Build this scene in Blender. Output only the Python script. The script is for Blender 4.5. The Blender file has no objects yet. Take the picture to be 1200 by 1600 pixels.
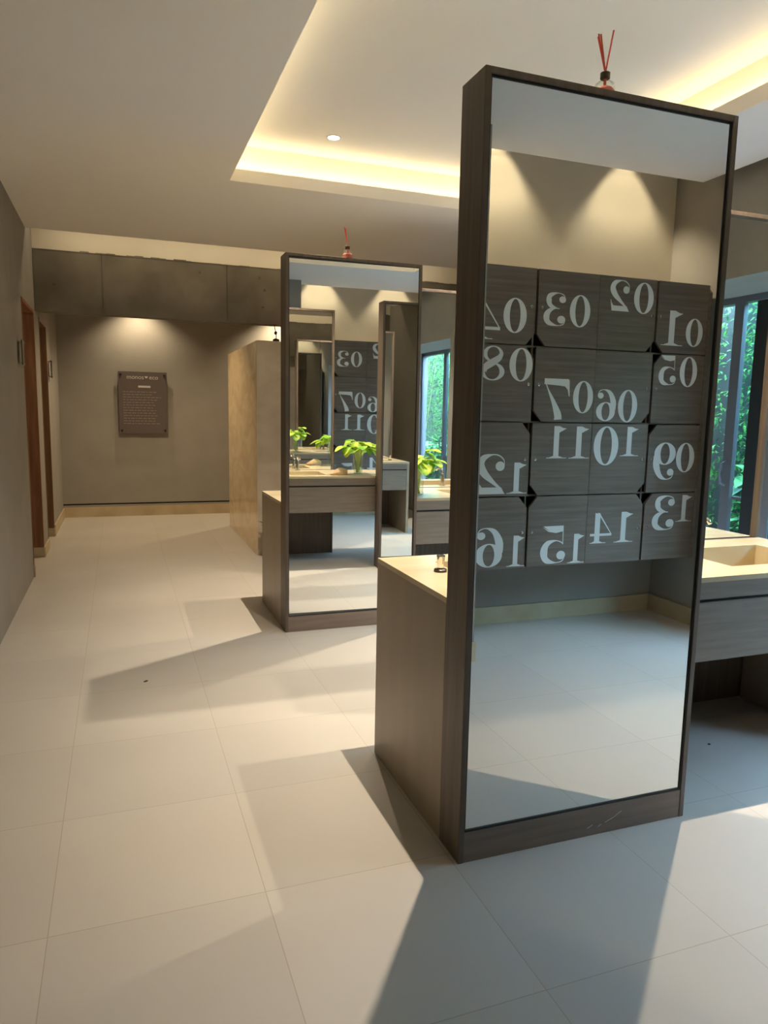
import bpy, bmesh, math, random
from mathutils import Vector, Matrix
R = math.radians
S = bpy.context.scene
col = S.collection

# ------------------------------------------------------------------ camera
F_PX, YAW, PITCH, ROLL = 1127.247, R(20.146), R(-7.808), R(1.069)
fw = Vector((math.sin(YAW)*math.cos(PITCH), math.cos(YAW)*math.cos(PITCH), math.sin(PITCH)))
rt = Vector((math.cos(YAW), -math.sin(YAW), 0)); up = rt.cross(fw)
r2 = rt*math.cos(ROLL) + up*math.sin(ROLL); u2 = -rt*math.sin(ROLL) + up*math.cos(ROLL)
cd = bpy.data.cameras.new('camera'); cam = bpy.data.objects.new('camera', cd); col.objects.link(cam)
cam.matrix_world = Matrix(((r2.x, u2.x, -fw.x, 0), (r2.y, u2.y, -fw.y, 0), (r2.z, u2.z, -fw.z, 1.5), (0, 0, 0, 1)))
cd.sensor_fit = 'VERTICAL'; cd.sensor_height = 24; cd.lens = F_PX/1600*24; cd.clip_start = 0.02
S.camera = cam
# ------------------------------------------------------------------ colour management, world
S.view_settings.view_transform = 'Standard'; S.view_settings.look = 'None'
S.view_settings.gamma = 1; S.view_settings.use_curve_mapping = False
S.view_settings.exposure = 0.76
w = bpy.data.worlds.new('sky'); S.world = w; w.use_nodes = True
bg = w.node_tree.nodes['Background']
bg.inputs[0].default_value = (0.45, 0.62, 1.0, 1)
_n, _l = w.node_tree.nodes, w.node_tree.links      # overcast sky: bright overhead, dim towards the horizon and below
_tc = _n.new('ShaderNodeTexCoord'); _sp = _n.new('ShaderNodeSeparateXYZ'); _mr = _n.new('ShaderNodeMapRange')
_l.new(_tc.outputs['Generated'], _sp.inputs[0]); _l.new(_sp.outputs['Z'], _mr.inputs['Value'])
_mr.inputs['From Min'].default_value = -0.05; _mr.inputs['From Max'].default_value = 0.7
_mr.inputs['To Min'].default_value = 5.0; _mr.inputs['To Max'].default_value = 60.0
_l.new(_mr.outputs[0], bg.inputs[1])
S.cycles.max_bounces = 14; S.cycles.glossy_bounces = 8; S.cycles.transparent_max_bounces = 16
S.cycles.diffuse_bounces = 6
S.cycles.sample_clamp_indirect = 6

# ------------------------------------------------------------------ key dimensions
Y1, Y2 = 2.013, 4.707           # front faces of the two mirror islands
X0, W, T, H = 1.027, 0.948, 0.154, 2.505
XR = 3.174; D = 0.855; HC = 0.883
XW = 3.90                        # window wall
XL = -0.75                       # left wall
ZC = 3.103; ZU = 3.38            # ceiling, upper ceiling of the tray
CX0, CX1, CY0, CY1 = 0.781, 3.12, 1.30, 5.41
WARM = (1.0, 0.74, 0.42)

def lamp(name, kind, loc, energy, color, **k):
    l = bpy.data.lights.new(name, kind); l.energy = energy; l.color = color
    rot = k.pop('rot', (0, 0, 0))
    for a, v in k.items(): setattr(l, a, v)
    o = bpy.data.objects.new(name, l); o.location = loc; o.rotation_euler = rot
    col.objects.link(o); return o

# downlights in the raised tray: above each basin
SPOTS = [(1.42, 2.69), (2.72, 2.69), (1.45, 5.10), (2.72, 5.10)]
for x, y in SPOTS:
    lamp('downlight_beam', 'SPOT', (x, y, ZU-0.012), 275, (1.0, 0.85, 0.66), spot_size=R(94), spot_blend=1.0, shadow_soft_size=0.012)
# wall washers in the ceiling slots
for x, y, e in ((2.38, -0.41, 48), (3.43, -0.41, 48)):
    lamp('washer_beam', 'SPOT', (x, y, 3.345), e, (1.0, 0.84, 0.57), spot_size=R(92), spot_blend=0.6, shadow_soft_size=0.03)
for x, y, e in ((0.28, 10.38, 46), (2.25, 10.38, 75)):
    lamp('washer_beam', 'SPOT', (x, y, 3.02), e, (1.0, 0.80, 0.52), spot_size=R(120), spot_blend=0.8, shadow_soft_size=0.03)
lamp('corridor_fill', 'SPOT', (0.35, 8.95, 3.04), 85, (1.0, 0.78, 0.50), spot_size=R(130), spot_blend=0.8, shadow_soft_size=0.03)  # unseen fill added to brighten the stone partition, corridor floor and left wall
lamp('doorway_fill', 'POINT', (-1.55, 7.6, 2.6), 9, (1.0, 0.82, 0.6), shadow_soft_size=0.08)  # fill light added behind the first doorway to warm its jambs
lamp('doorway_fill', 'POINT', (-1.55, 8.9, 2.6), 3, (1.0, 0.82, 0.6), shadow_soft_size=0.08)  # weaker added fill behind the second doorway
# led strips hidden in the tray's channel
ch = 0.10
def strip(x, y, lx, ly, e):
    lamp('led_strip', 'AREA', (x, y, 3.205), e, (1.0, 0.82, 0.45), shape='RECTANGLE', size=lx, size_y=ly, rot=(math.pi, 0, 0))
strip((CX0+CX1)/2, CY1+ch/2, CX1-CX0, 0.03, 2.1)
strip((CX0+CX1)/2, CY0-ch/2, CX1-CX0, 0.03, 2.1)
strip(CX0-ch/2, (CY0+CY1)/2, 0.03, CY1-CY0, 3.8)
strip(CX1+ch/2, (CY0+CY1)/2, 0.03, CY1-CY0, 3.8)
lamp('led_strip', 'AREA', (1.5, 7.75, 3.34), 7, (1.0, 0.82, 0.55), shape='RECTANGLE', size=4.2, size_y=0.05)
# daylight coming in through the two sliding glass doors
for yy, ly in ((1.635, 2.36), (4.1, 1.59)):
    p = lamp('daylight_portal', 'AREA', (4.47, yy, 1.22), 1, (1, 1, 1), shape='RECTANGLE', size=2.42, size_y=ly, rot=(0, R(90), 0))
    p.data.cycles.is_portal = True
# sun high above the garden strip, running along the window wall
lamp('sun', 'SUN', (6, 8, 8), 12, (1.0, 0.96, 0.86), angle=R(0.6), rot=(R(-28), R(-4), 0))

# ------------------------------------------------------------------ materials
def nt(name):
    m = bpy.data.materials.new(name); m.use_nodes = True
    return m, m.node_tree.nodes, m.node_tree.links, m.node_tree.nodes['Principled BSDF']
def plain(name, c, rough=0.5, metal=0.0, spec=0.5, **k):
    m, n, l, b = nt(name)
    b.inputs['Base Color'].default_value = (*c, 1); b.inputs['Roughness'].default_value = rough
    b.inputs['Metallic'].default_value = metal; b.inputs['Specular IOR Level'].default_value = spec
    for a, v in k.items(): b.inputs[a].default_value = v
    return m
def noisy(name, c1, c2, scale, rough=0.6, stretch=(1, 1, 1), detail=6, bump=0.0, lo=0.35, hi=0.65, spec=0.5, distort=0.0):
    m, n, l, b = nt(name)
    tc = n.new('ShaderNodeTexCoord'); mp = n.new('ShaderNodeMapping'); mp.inputs['Scale'].default_value = stretch
    no = n.new('ShaderNodeTexNoise'); no.inputs['Scale'].default_value = scale; no.inputs['Detail'].default_value = detail
    no.inputs['Distortion'].default_value = distort
    r = n.new('ShaderNodeValToRGB'); r.color_ramp.elements[0].position = lo; r.color_ramp.elements[1].position = hi
    r.color_ramp.elements[0].color = (*c1, 1); r.color_ramp.elements[1].color = (*c2, 1)
    l.new(tc.outputs['Object'], mp.inputs[0]); l.new(mp.outputs[0], no.inputs['Vector'])
    l.new(no.outputs['Fac'], r.inputs[0]); l.new(r.outputs[0], b.inputs['Base Color'])
    b.inputs['Roughness'].default_value = rough; b.inputs['Specular IOR Level'].default_value = spec
    if bump:
        bp = n.new('ShaderNodeBump'); bp.inputs['Strength'].default_value = bump; bp.inputs['Distance'].default_value = 0.01
        l.new(no.outputs['Fac'], bp.inputs['Height']); l.new(bp.outputs[0], b.inputs['Normal'])
    return m
def math_node(n, l, op, a, b=None, c=None):
    q = n.new('ShaderNodeMath'); q.operation = op
    for i, v in enumerate((a, b, c)):
        if v is None: continue
        if isinstance(v, (int, float)): q.inputs[i].default_value = v
        else: l.new(v, q.inputs[i])
    return q.outputs[0]

def floor_material():
    m, n, l, b = nt('porcelain_tile')
    tc = n.new('ShaderNodeTexCoord'); sp = n.new('ShaderNodeSeparateXYZ'); l.new(tc.outputs['Object'], sp.inputs[0])
    P = 0.625
    def line(o, off):
        f = math_node(n, l, 'FRACT', math_node(n, l, 'DIVIDE', math_node(n, l, 'SUBTRACT', o, off-50*P), P))
        d = math_node(n, l, 'MINIMUM', f, math_node(n, l, 'SUBTRACT', 1.0, f))
        return math_node(n, l, 'LESS_THAN', d, 0.0022)
    g = math_node(n, l, 'MAXIMUM', line(sp.outputs['X'], 0.39), line(sp.outputs['Y'], 2.08))
    no = n.new('ShaderNodeTexNoise'); no.inputs['Scale'].default_value = 1.3; no.inputs['Detail'].default_value = 8
    l.new(tc.outputs['Object'], no.inputs['Vector'])
    r = n.new('ShaderNodeValToRGB'); r.color_ramp.elements[0].position = 0.3; r.color_ramp.elements[1].position = 0.7
    r.color_ramp.elements[0].color = (0.43, 0.395, 0.35, 1); r.color_ramp.elements[1].color = (0.47, 0.435, 0.385, 1)
    l.new(no.outputs['Fac'], r.inputs[0])
    # faint tile to tile tone change
    fl = n.new('ShaderNodeVectorMath'); fl.operation = 'SUBTRACT'; fl.inputs[1].default_value = (0.39-50*P, 2.08-50*P, 0)
    l.new(tc.outputs['Object'], fl.inputs[0])
    sn = n.new('ShaderNodeVectorMath'); sn.operation = 'SNAP'; sn.inputs[1].default_value = (P, P, 10); l.new(fl.outputs[0], sn.inputs[0])
    wn = n.new('ShaderNodeTexWhiteNoise'); wn.noise_dimensions = '3D'; l.new(sn.outputs[0], wn.inputs['Vector'])
    hs = n.new('ShaderNodeHueSaturation'); l.new(r.outputs[0], hs.inputs['Color'])
    l.new(math_node(n, l, 'MULTIPLY_ADD', wn.outputs['Value'], 0.07, 0.965), hs.inputs['Value'])
    mx = n.new('ShaderNodeMix'); mx.data_type = 'RGBA'; l.new(g, mx.inputs[0]); l.new(hs.outputs[0], mx.inputs[6])
    mx.inputs[7].default_value = (0.34, 0.29, 0.23, 1); l.new(mx.outputs[2], b.inputs['Base Color'])
    b.inputs['Roughness'].default_value = 0.36; b.inputs['Specular IOR Level'].default_value = 0.45
    return m

def concrete_material():
    m, n, l, b = nt('board_marked_concrete')
    tc = n.new('ShaderNodeTexCoord'); no = n.new('ShaderNodeTexNoise'); no.inputs['Scale'].default_value = 2.2; no.inputs['Detail'].default_value = 10
    l.new(tc.outputs['Object'], no.inputs['Vector'])
    r = n.new('ShaderNodeValToRGB'); r.color_ramp.elements[0].position = 0.3; r.color_ramp.elements[1].position = 0.72
    r.color_ramp.elements[0].color = (0.10, 0.085, 0.062, 1); r.color_ramp.elements[1].color = (0.19, 0.165, 0.125, 1)
    l.new(no.outputs['Fac'], r.inputs[0])
    vo = n.new('ShaderNodeTexVoronoi'); vo.inputs['Scale'].default_value = 5.5; l.new(tc.outputs['Object'], vo.inputs['Vector'])
    hole = math_node(n, l, 'LESS_THAN', vo.outputs['Distance'], 0.085)
    mx = n.new('ShaderNodeMix'); mx.data_type = 'RGBA'; l.new(hole, mx.inputs[0]); l.new(r.outputs[0], mx.inputs[6])
    mx.inputs[7].default_value = (0.09, 0.072, 0.05, 1); l.new(mx.outputs[2], b.inputs['Base Color'])
    b.inputs['Roughness'].default_value = 0.85
    bp = n.new('ShaderNodeBump'); bp.inputs['Strength'].default_value = 0.35; bp.inputs['Distance'].default_value = 0.01
    l.new(no.outputs['Fac'], bp.inputs['Height']); l.new(bp.outputs[0], b.inputs['Normal'])
    return m

def glass_pane_material(name, tint=(0.86, 0.95, 0.93)):
    m, n, l, b = nt(name); n.remove(b)
    out = n['Material Output']; tr = n.new('ShaderNodeBsdfTransparent'); tr.inputs[0].default_value = (*tint, 1)
    gl = n.new('ShaderNodeBsdfGlossy'); gl.inputs['Roughness'].default_value = 0.0
    fr = n.new('ShaderNodeLayerWeight'); fr.inputs['Blend'].default_value = 0.5
    pw = math_node(n, l, 'MULTIPLY_ADD', math_node(n, l, 'POWER', fr.outputs['Facing'], 5.0), 0.9, 0.03)
    mx = n.new('ShaderNodeMixShader'); l.new(pw, mx.inputs[0]); l.new(tr.outputs[0], mx.inputs[1]); l.new(gl.outputs[0], mx.inputs[2])
    l.new(mx.outputs[0], out.inputs[0]); return m

def leaf_material(name, c1, c2, trans=0.35, scale=9):
    m, n, l, b = nt(name)
    tc = n.new('ShaderNodeTexCoord'); no = n.new('ShaderNodeTexNoise'); no.inputs['Scale'].default_value = scale; no.inputs['Detail'].default_value = 3
    l.new(tc.outputs['Object'], no.inputs['Vector'])
    r = n.new('ShaderNodeValToRGB'); r.color_ramp.elements[0].position = 0.38; r.color_ramp.elements[1].position = 0.62
    r.color_ramp.elements[0].color = (*c1, 1); r.color_ramp.elements[1].color = (*c2, 1)
    l.new(no.outputs['Fac'], r.inputs[0]); l.new(r.outputs[0], b.inputs['Base Color'])
    b.inputs['Roughness'].default_value = 0.5; b.inputs['Specular IOR Level'].default_value = 0.2
    tl = n.new('ShaderNodeBsdfTranslucent'); l.new(r.outputs[0], tl.inputs[0])
    mx = n.new('ShaderNodeMixShader'); mx.inputs[0].default_value = trans
    l.new(b.outputs[0], mx.inputs[1]); l.new(tl.outputs[0], mx.inputs[2]); l.new(mx.outputs[0], n['Material Output'].inputs[0])
    return m

def mirror_material(name):
    m, n, l, b = nt(name)
    b.inputs['Base Color'].default_value = (0.90, 0.915, 0.90, 1); b.inputs['Metallic'].default_value = 1.0
    b.inputs['Roughness'].default_value = 0.0
    return m
def emit(name, c, s):
    m, n, l, b = nt(name); b.inputs['Base Color'].default_value = (0, 0, 0, 1)
    b.inputs['Emission Color'].default_value = (*c, 1); b.inputs['Emission Strength'].default_value = s; return m

M = {}
M['floor'] = floor_material()
M['paint'] = noisy('taupe_wall_paint', (0.27, 0.25, 0.222), (0.295, 0.273, 0.243), 3, 0.8, spec=0.2)
M['cream'] = noisy('cream_plaster', (0.60, 0.54, 0.43), (0.64, 0.58, 0.465), 2.5, 0.8)
M['ceil'] = noisy('ceiling_paint', (0.80, 0.76, 0.71), (0.82, 0.78, 0.73), 1.2, 0.8)
M['concrete'] = concrete_material()
M['woodv'] = noisy('taupe_oak_vertical_grain', (0.088, 0.062, 0.045), (0.125, 0.092, 0.068), 7, 0.45, (6, 6, 0.35), 8)
M['woodh'] = noisy('taupe_oak_horizontal_grain', (0.165, 0.132, 0.102), (0.205, 0.168, 0.132), 7, 0.5, (0.45, 0.45, 7), 8)
M['woodk'] = noisy('brown_oak_kickboard', (0.150, 0.108, 0.082), (0.195, 0.145, 0.112), 6, 0.45, (0.4, 0.4, 6), 8)
M['side'] = noisy('satin_bronze_laminate', (0.28, 0.22, 0.155), (0.31, 0.245, 0.175), 5, 0.38, (2, 2, 0.4), 8)
M['locker'] = noisy('grey_brown_laminate', (0.095, 0.069, 0.048), (0.160, 0.122, 0.088), 5, 0.42, (0.5, 0.5, 9), 8, lo=0.3, hi=0.72)
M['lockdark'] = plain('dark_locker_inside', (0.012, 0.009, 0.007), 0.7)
M['number'] = plain('off_white_vinyl', (0.62, 0.62, 0.58), 0.5)
M['travertine'] = noisy('polished_travertine', (0.60, 0.44, 0.25), (0.72, 0.56, 0.34), 2.5, 0.16, (1, 1, 1.8), 9, distort=1.2)
M['travhoned'] = noisy('honed_travertine', (0.55, 0.46, 0.36), (0.65, 0.56, 0.45), 2.5, 0.4, (1, 1, 1.6), 9, distort=1.2)
M['marble'] = noisy('cream_marble', (0.48, 0.395, 0.25), (0.57, 0.485, 0.32), 3.0, 0.18, (0.6, 1.6, 1), 8, distort=0.8)
M['base'] = noisy('cream_stone_base', (0.42, 0.33, 0.20), (0.50, 0.41, 0.27), 4, 0.4, (1, 1, 1), 8)
M['jamb'] = noisy('red_brown_door_wood', (0.19, 0.085, 0.042), (0.27, 0.13, 0.07), 5, 0.7, (5, 5, 0.5), 8, spec=0.15)
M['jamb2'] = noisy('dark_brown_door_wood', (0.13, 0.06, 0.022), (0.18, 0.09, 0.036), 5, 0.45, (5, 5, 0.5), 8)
M['mirror'] = mirror_material('mirror_silver')
M['black'] = plain('gap_and_stile_black', (0.01, 0.01, 0.01), 0.6)  # plain black: stands in for shade inside gaps, also colours the door stile
M['chrome'] = plain('polished_chrome', (0.75, 0.72, 0.68), 0.08, 1.0)
M['darkmetal'] = plain('dark_bronze_metal', (0.06, 0.05, 0.04), 0.35, 0.8)
M['alu'] = plain('grey_painted_aluminium', (0.16, 0.17, 0.19), 0.35, 0.3)
M['pane'] = glass_pane_material('window_glass')
M['tint'] = glass_pane_material('tinted_window_glass', (0.55, 0.72, 0.70))
M['glass'] = glass_pane_material('clear_glass', (0.97, 0.99, 0.97))
M['water'] = glass_pane_material('vase_water', (0.92, 0.97, 0.88))
M['redliq'] = plain('pink_fragrance_oil', (0.85, 0.22, 0.20), 0.1)
M['reed'] = plain('coral_reed', (0.75, 0.12, 0.09), 0.6)
M['leafA'] = leaf_material('pothos_leaf', (0.13, 0.34, 0.03), (0.50, 0.62, 0.09), 0.35, 14)
M['leafB'] = leaf_material('hedge_leaf', (0.006, 0.05, 0.012), (0.07, 0.24, 0.04), 0.4, 5)
M['leafC'] = leaf_material('broad_leaf', (0.008, 0.06, 0.02), (0.06, 0.20, 0.045), 0.3, 6)
M['stem'] = plain('green_stem', (0.34, 0.38, 0.12), 0.5)
M['rock'] = noisy('pale_ochre_rock', (0.50, 0.30, 0.14), (0.72, 0.58, 0.38), 9, 0.8, (1, 1, 1), 6, 0.6)
M['soil'] = noisy('garden_soil', (0.03, 0.03, 0.018), (0.06, 0.055, 0.035), 4, 0.95)
M['gardenwall'] = noisy('dark_garden_wall', (0.006, 0.010, 0.008), (0.010, 0.018, 0.012), 3, 0.9)
M['sign'] = plain('brown_sign_plate', (0.120, 0.098, 0.090), 0.22)
M['signtext'] = plain('pale_sign_lettering', (0.50, 0.46, 0.42), 0.5)
M['signline'] = plain('faint_sign_lettering', (0.21, 0.18, 0.155), 0.5)
M['lampdisc'] = emit('lit_downlight', (1, 0.86, 0.62), 12)
M['white'] = plain('white_trim_ring', (0.7, 0.68, 0.62), 0.5)
M['planter'] = noisy('planter_wood', (0.16, 0.09, 0.035), (0.24, 0.15, 0.07), 6, 0.5, (5, 5, 0.5), 6)

# ------------------------------------------------------------------ mesh helpers
def box(bm, x0, y0, z0, x1, y1, z1):
    x0, x1 = sorted((x0, x1)); y0, y1 = sorted((y0, y1)); z0, z1 = sorted((z0, z1))
    v = [bm.verts.new(p) for p in ((x0,y0,z0),(x1,y0,z0),(x1,y1,z0),(x0,y1,z0),(x0,y0,z1),(x1,y0,z1),(x1,y1,z1),(x0,y1,z1))]
    for f in ((0,3,2,1),(4,5,6,7),(0,1,5,4),(1,2,6,5),(2,3,7,6),(3,0,4,7)): bm.faces.new([v[i] for i in f])
def lathe(bm, prof, loc=(0, 0, 0), n=24):
    rings = []
    for r, z in prof:
        rings.append([bm.verts.new((loc[0]+r*math.cos(2*math.pi*i/n), loc[1]+r*math.sin(2*math.pi*i/n), loc[2]+z)) for i in range(n)])
    for a, b in zip(rings, rings[1:]):
        for i in range(n): bm.faces.new((a[i], a[(i+1) % n], b[(i+1) % n], b[i]))
    bm.faces.new(rings[0][::-1]); bm.faces.new(rings[-1])
def tube(bm, pts, rad, n=8, taper=None):
    pts = [Vector(p) for p in pts]; rings = []
    for i, p in enumerate(pts):
        d = (pts[min(i+1, len(pts)-1)]-pts[max(i-1, 0)]).normalized()
        a = d.orthogonal().normalized() if i == 0 else (pa - d*pa.dot(d)).normalized()
        pa = a; b = d.cross(a); r = rad if taper is None else rad*(1-taper*i/(len(pts)-1))
        rings.append([bm.verts.new(p + (a*math.cos(2*math.pi*k/n)+b*math.sin(2*math.pi*k/n))*r) for k in range(n)])
    for a, b in zip(rings, rings[1:]):
        for i in range(n): bm.faces.new((a[i], a[(i+1) % n], b[(i+1) % n], b[i]))
    bm.faces.new(rings[0][::-1]); bm.faces.new(rings[-1])
def prism(bm, poly, y0, y1):
    """polygon in x,z extruded along y"""
    a = [bm.verts.new((x, y0, z)) for x, z in poly]; b = [bm.verts.new((x, y1, z)) for x, z in poly]
    n = len(poly); bm.faces.new(a); bm.faces.new(b[::-1])
    for i in range(n): bm.faces.new((a[i], b[i], b[(i+1) % n], a[(i+1) % n]))
def mesh(name, bm, mat, parent=None, loc=(0, 0, 0), bevel=0.0, smooth=False, kind=None, label=None, cat=None, group=None):
    bmesh.ops.recalc_face_normals(bm, faces=bm.faces)
    me = bpy.data.meshes.new(name); bm.to_mesh(me); bm.free(); me.materials.append(mat)
    if smooth:
        for p in me.polygons: p.use_smooth = True
    o = bpy.data.objects.new(name, me); col.objects.link(o); o.location = loc
    if parent: o.parent = parent
    if bevel:
        b = o.modifiers.new('bevel', 'BEVEL'); b.width = bevel; b.segments = 2; b.limit_method = 'ANGLE'
    if kind: o['kind'] = kind
    if label: o['label'] = label
    if cat: o['category'] = cat
    if group: o['group'] = group
    return o
def thing(name, loc, label, cat, group=None, rz=0):
    o = bpy.data.objects.new(name, None); col.objects.link(o); o.location = loc; o.rotation_euler.z = rz
    o.empty_display_size = 0.05; o['label'] = label; o['category'] = cat
    if group: o['group'] = group
    return o
def B(*boxes):
    bm = bmesh.new()
    for b in boxes: box(bm, *b)
    return bm
def struct(name, bm, mat, label, **k): return mesh(name, bm, mat, kind='structure', label=label, **k)

# ================================================================== THE SETTING
YB, YF = -0.47, 10.68            # wall behind the lockers, far wall
YN = -2.6                        # end of the entry passage behind the photographer
struct('floor', B((XL-1.2, YN-0.2, -0.1, XW+0.3, YF+0.2, 0)), M['floor'], 'large beige porcelain floor tiles')
# ceiling with raised tray
cb = bmesh.new()
zt = ZC+0.085
RS = 3.80                        # right edge of the lower ceiling (slot to the wall)
box(cb, XL, -0.10, ZC, CX0, 7.52, zt); box(cb, CX1, -0.10, ZC, RS, 7.52, zt)
box(cb, CX0, -0.10, ZC, CX1, CY0, zt); box(cb, CX0, CY1, ZC, CX1, 7.52, zt)
box(cb, XL, YN, ZC, 1.98, -0.10, zt)
box(cb, XL-1.2, 8.34, 3.06, XW, YF, 3.16)
struct('ceiling', cb, M['ceil'], 'painted ceiling with a rectangular raised light tray')
tb = bmesh.new()
box(tb, XL-1.3, YN-0.1, ZU, XW+0.7, YF+0.1, ZU+0.1)
# outer channel walls of the tray
box(tb, CX0-ch-0.03, CY0-ch-0.03, zt, CX0-ch, CY1+ch+0.03, ZU); box(tb, CX1+ch, CY0-ch-0.03, zt, CX1+ch+0.03, CY1+ch+0.03, ZU)
box(tb, CX0-ch, CY0-ch-0.03, zt, CX1+ch, CY0-ch, ZU); box(tb, CX0-ch, CY1+ch, zt, CX1+ch, CY1+ch+0.03, ZU)
struct('ceiling_upper', tb, M['ceil'], 'raised upper panel of the ceiling tray')

# left wall with two doorways
D1 = (6.95, 7.90, 2.42); D2 = (8.38, 9.15, 2.41); TH = 0.5
lw = bmesh.new()
box(lw, XL-TH, YN, 0, XL, D1[0], ZU); box(lw, XL-TH, D1[0], D1[2], XL, D1[1], ZU)
box(lw, XL-TH, D1[1], 0, XL, D2[0], ZU); box(lw, XL-TH, D2[0], D2[2], XL, D2[1], ZU)
box(lw, XL-TH, D2[1], 0, XL, YF, ZU)
struct('wall_left', lw, M['paint'], 'long taupe painted wall with two wooden doorways')
struct('wall_behind_doorways', B((XL-1.25, D1[0]-0.3, 0, XL-1.2, YF, ZU), (XL-1.2, D1[0]-0.3, 0, XL-TH, D1[0]-0.25, ZU), (XL-1.2, YF-0.05, 0, XL-TH, YF, ZU)), M['paint'], 'taupe wall inside the doorways')
for i, (d, m, lb) in enumerate(((D1, M['jamb'], 'red-brown wooden doorway lining nearer the camera'), (D2, M['jamb2'], 'darker wooden doorway lining past the beam'))):
    jb = bmesh.new(); t = 0.03
    box(jb, XL-TH, d[1]-t, 0.10, XL+0.004, d[1]+0.0, d[2]); box(jb, XL-TH, d[0], 0.10, XL+0.004, d[0]+t, d[2]); box(jb, XL-TH, d[0], d[2]-t, XL+0.004, d[1], d[2])
    j = struct('door_%d' % (i+1), jb, m, lb)
    s = mesh('stone_plinth', B((XL-TH, d[1]-t-0.008, 0, XL+0.012, d[1]+0.02, 0.10), (XL-TH, d[0]-0.01, 0, XL+0.012, d[0]+t+0.008, 0.10)), M['base'], j)
    s['label'] = 'cream stone foot of the doorway'
# right wall with two glazed openings
O1 = (0.45, 2.82); O2 = (3.30, 4.90); OT = 2.44
rw = bmesh.new(); tw = 0.70
for a, b in ((YB-0.1, O1[0]), (O1[1], O2[0]), (O2[1], YF)): box(rw, XW, a, 0, XW+tw, b, ZU)
for a in (O1, O2): box(rw, XW, a[0], OT, XW+tw, a[1], ZU)
struct('wall_right', rw, M['paint'], 'taupe wall with glazed garden openings')
# far, back and pillar walls
struct('wall_far', B((XL-TH, YF, 0.185, XW, YF+0.15, ZU)), M['paint'], 'grey-taupe far wall carrying the house rules sign')
struct('wall_far_base', B((XL-TH, YF+0.03, 0, XW, YF+0.15, 0.185)), M['black'], 'dark shadow gap under the far wall')  # shade of the gap put in as black colour
struct('baseboard_far', B((XL, YF-0.022, 0, XW, YF+0.03, 0.137)), M['base'], 'cream stone baseboard of the far wall')
struct('trim_2', B((XL, YF-0.004, 0.137, XW, YF+0.03, 0.165)), M['paint'], 'thin painted ledge above the stone baseboard')
struct('wall_back', B((1.98, YB-0.15, 0, XW+0.1, YB, ZU)), M['cream'], 'cream wall above the lockers')
struct('wall_back_low', B((2.0, YB, 0.1, XW, YB+0.004, 0.52)), M['paint'], 'dark wall strip below the lockers')
struct('baseboard_back', B((2.0, YB, 0, XW-0.015, YB+0.018, 0.125)), M['base'], 'stone baseboard below the lockers')
struct('baseboard_right', B((XW-0.018, YB+0.018, 0, XW, O1[0], 0.125)), M['base'], 'stone baseboard of the window wall')
struct('wall_side', B((0.95, YN, 0, 2.0, 0.227, ZC)), M['paint'], 'painted wall block beside the lockers')
struct('baseboard_side', B((0.94, 0.227, 0, 2.012, 0.239, 0.12), (2.0, -0.4, 0, 2.012, 0.227, 0.12)), M['base'], 'stone baseboard of the wall block beside the lockers')
struct('wall_entry', B((XL-TH, YN-0.15, 0, 1.0, YN, ZU)), M['paint'], 'wall at the end of the entry passage')
struct('baseboard_left', B((XL, D2[1]+0.02, 0, XL+0.016, YF-0.022, 0.13), (XL, D1[1]+0.02, 0, XL+0.016, D2[0]-0.01, 0.10)), M['base'], 'cream stone baseboard at the far left')

# concrete beam across the room, with rough lower lip and form joints
random.seed(4)
cbm = bmesh.new(); BY = 8.04
segs = [XL, -0.12, 1.12, 2.4, XW]
for a, b in zip(segs, segs[1:]): box(cbm, a+0.004, BY, 2.462, b-0.004, BY+0.28, 3.028)
box(cbm, XL, BY+0.006, 2.45, XW, BY+0.28, 3.03)
x = XL
while x < XW:
    wd = random.uniform(0.05, 0.16); e = min(x+wd, XW)
    box(cbm, x, BY-random.uniform(0.002, 0.007), 2.440-random.uniform(0, 0.012), e, BY+0.05, 2.468+random.uniform(0, 0.006))
    box(cbm, x, BY-0.004, 3.02, e, BY+0.02, 3.026+random.uniform(0.0, 0.012)); x = e
struct('trim_1', cbm, M['concrete'], 'raw concrete beam crossing the passage')
struct('wall_above_beam', B((XL, BY+0.012, 3.03, XW, BY+0.3, ZU)), M['cream'], 'cream plaster strip above the concrete beam')

# ------------------------------------------------------------------ glazed sliding doors
def glazing(name, o, stiles, label):
    X = XW+tw-0.05; a, b = o; top = OT
    f = bmesh.new(); t = 0.05
    box(f, X-0.03, a, 0, X+0.05, a+t, top); box(f, X-0.03, b-t, 0, X+0.05, b, top)
    box(f, X-0.03, a, top-t, X+0.05, b, top); box(f, X-0.03, a, 0, X+0.05, b, 0.04)
    fr = struct(name, f, M['alu'], label)
    for (y, wd, dx) in stiles:
        mesh('stile', B((X-0.02+dx, y, 0.04, X+0.02+dx, y+wd, top-t)), M['alu'], fr)
    return fr, X
w1, WX = glazing('window_1', O1, [(1.285, 0.09, -0.01)], 'grey aluminium sliding glass door nearer the camera')
mesh('pane', B((WX-0.012, O1[0]+0.05, 0.04, WX-0.008, 1.285, OT-0.05)), M['pane'], w1)
mesh('pane', B((WX+0.012, 1.375, 0.04, WX+0.016, 2.77, OT-0.05)), M['tint'], w1, label='darker tinted pane')
mesh('rail', B((WX+0.0, 1.375, 0.875, WX+0.03, 2.77, 0.897)), M['alu'], w1)
mesh('stile', B((WX-0.005, 1.475, 0.04, WX+0.045, 1.60, OT-0.05)), M['black'], w1, label='black inner stile')
hb = bmesh.new(); tube(hb, [(WX-0.03, 1.325, 0.98), (WX-0.075, 1.322, 1.0), (WX-0.085, 1.32, 1.075), (WX-0.075, 1.322, 1.15), (WX-0.03, 1.325, 1.17)], 0.009)
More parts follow.
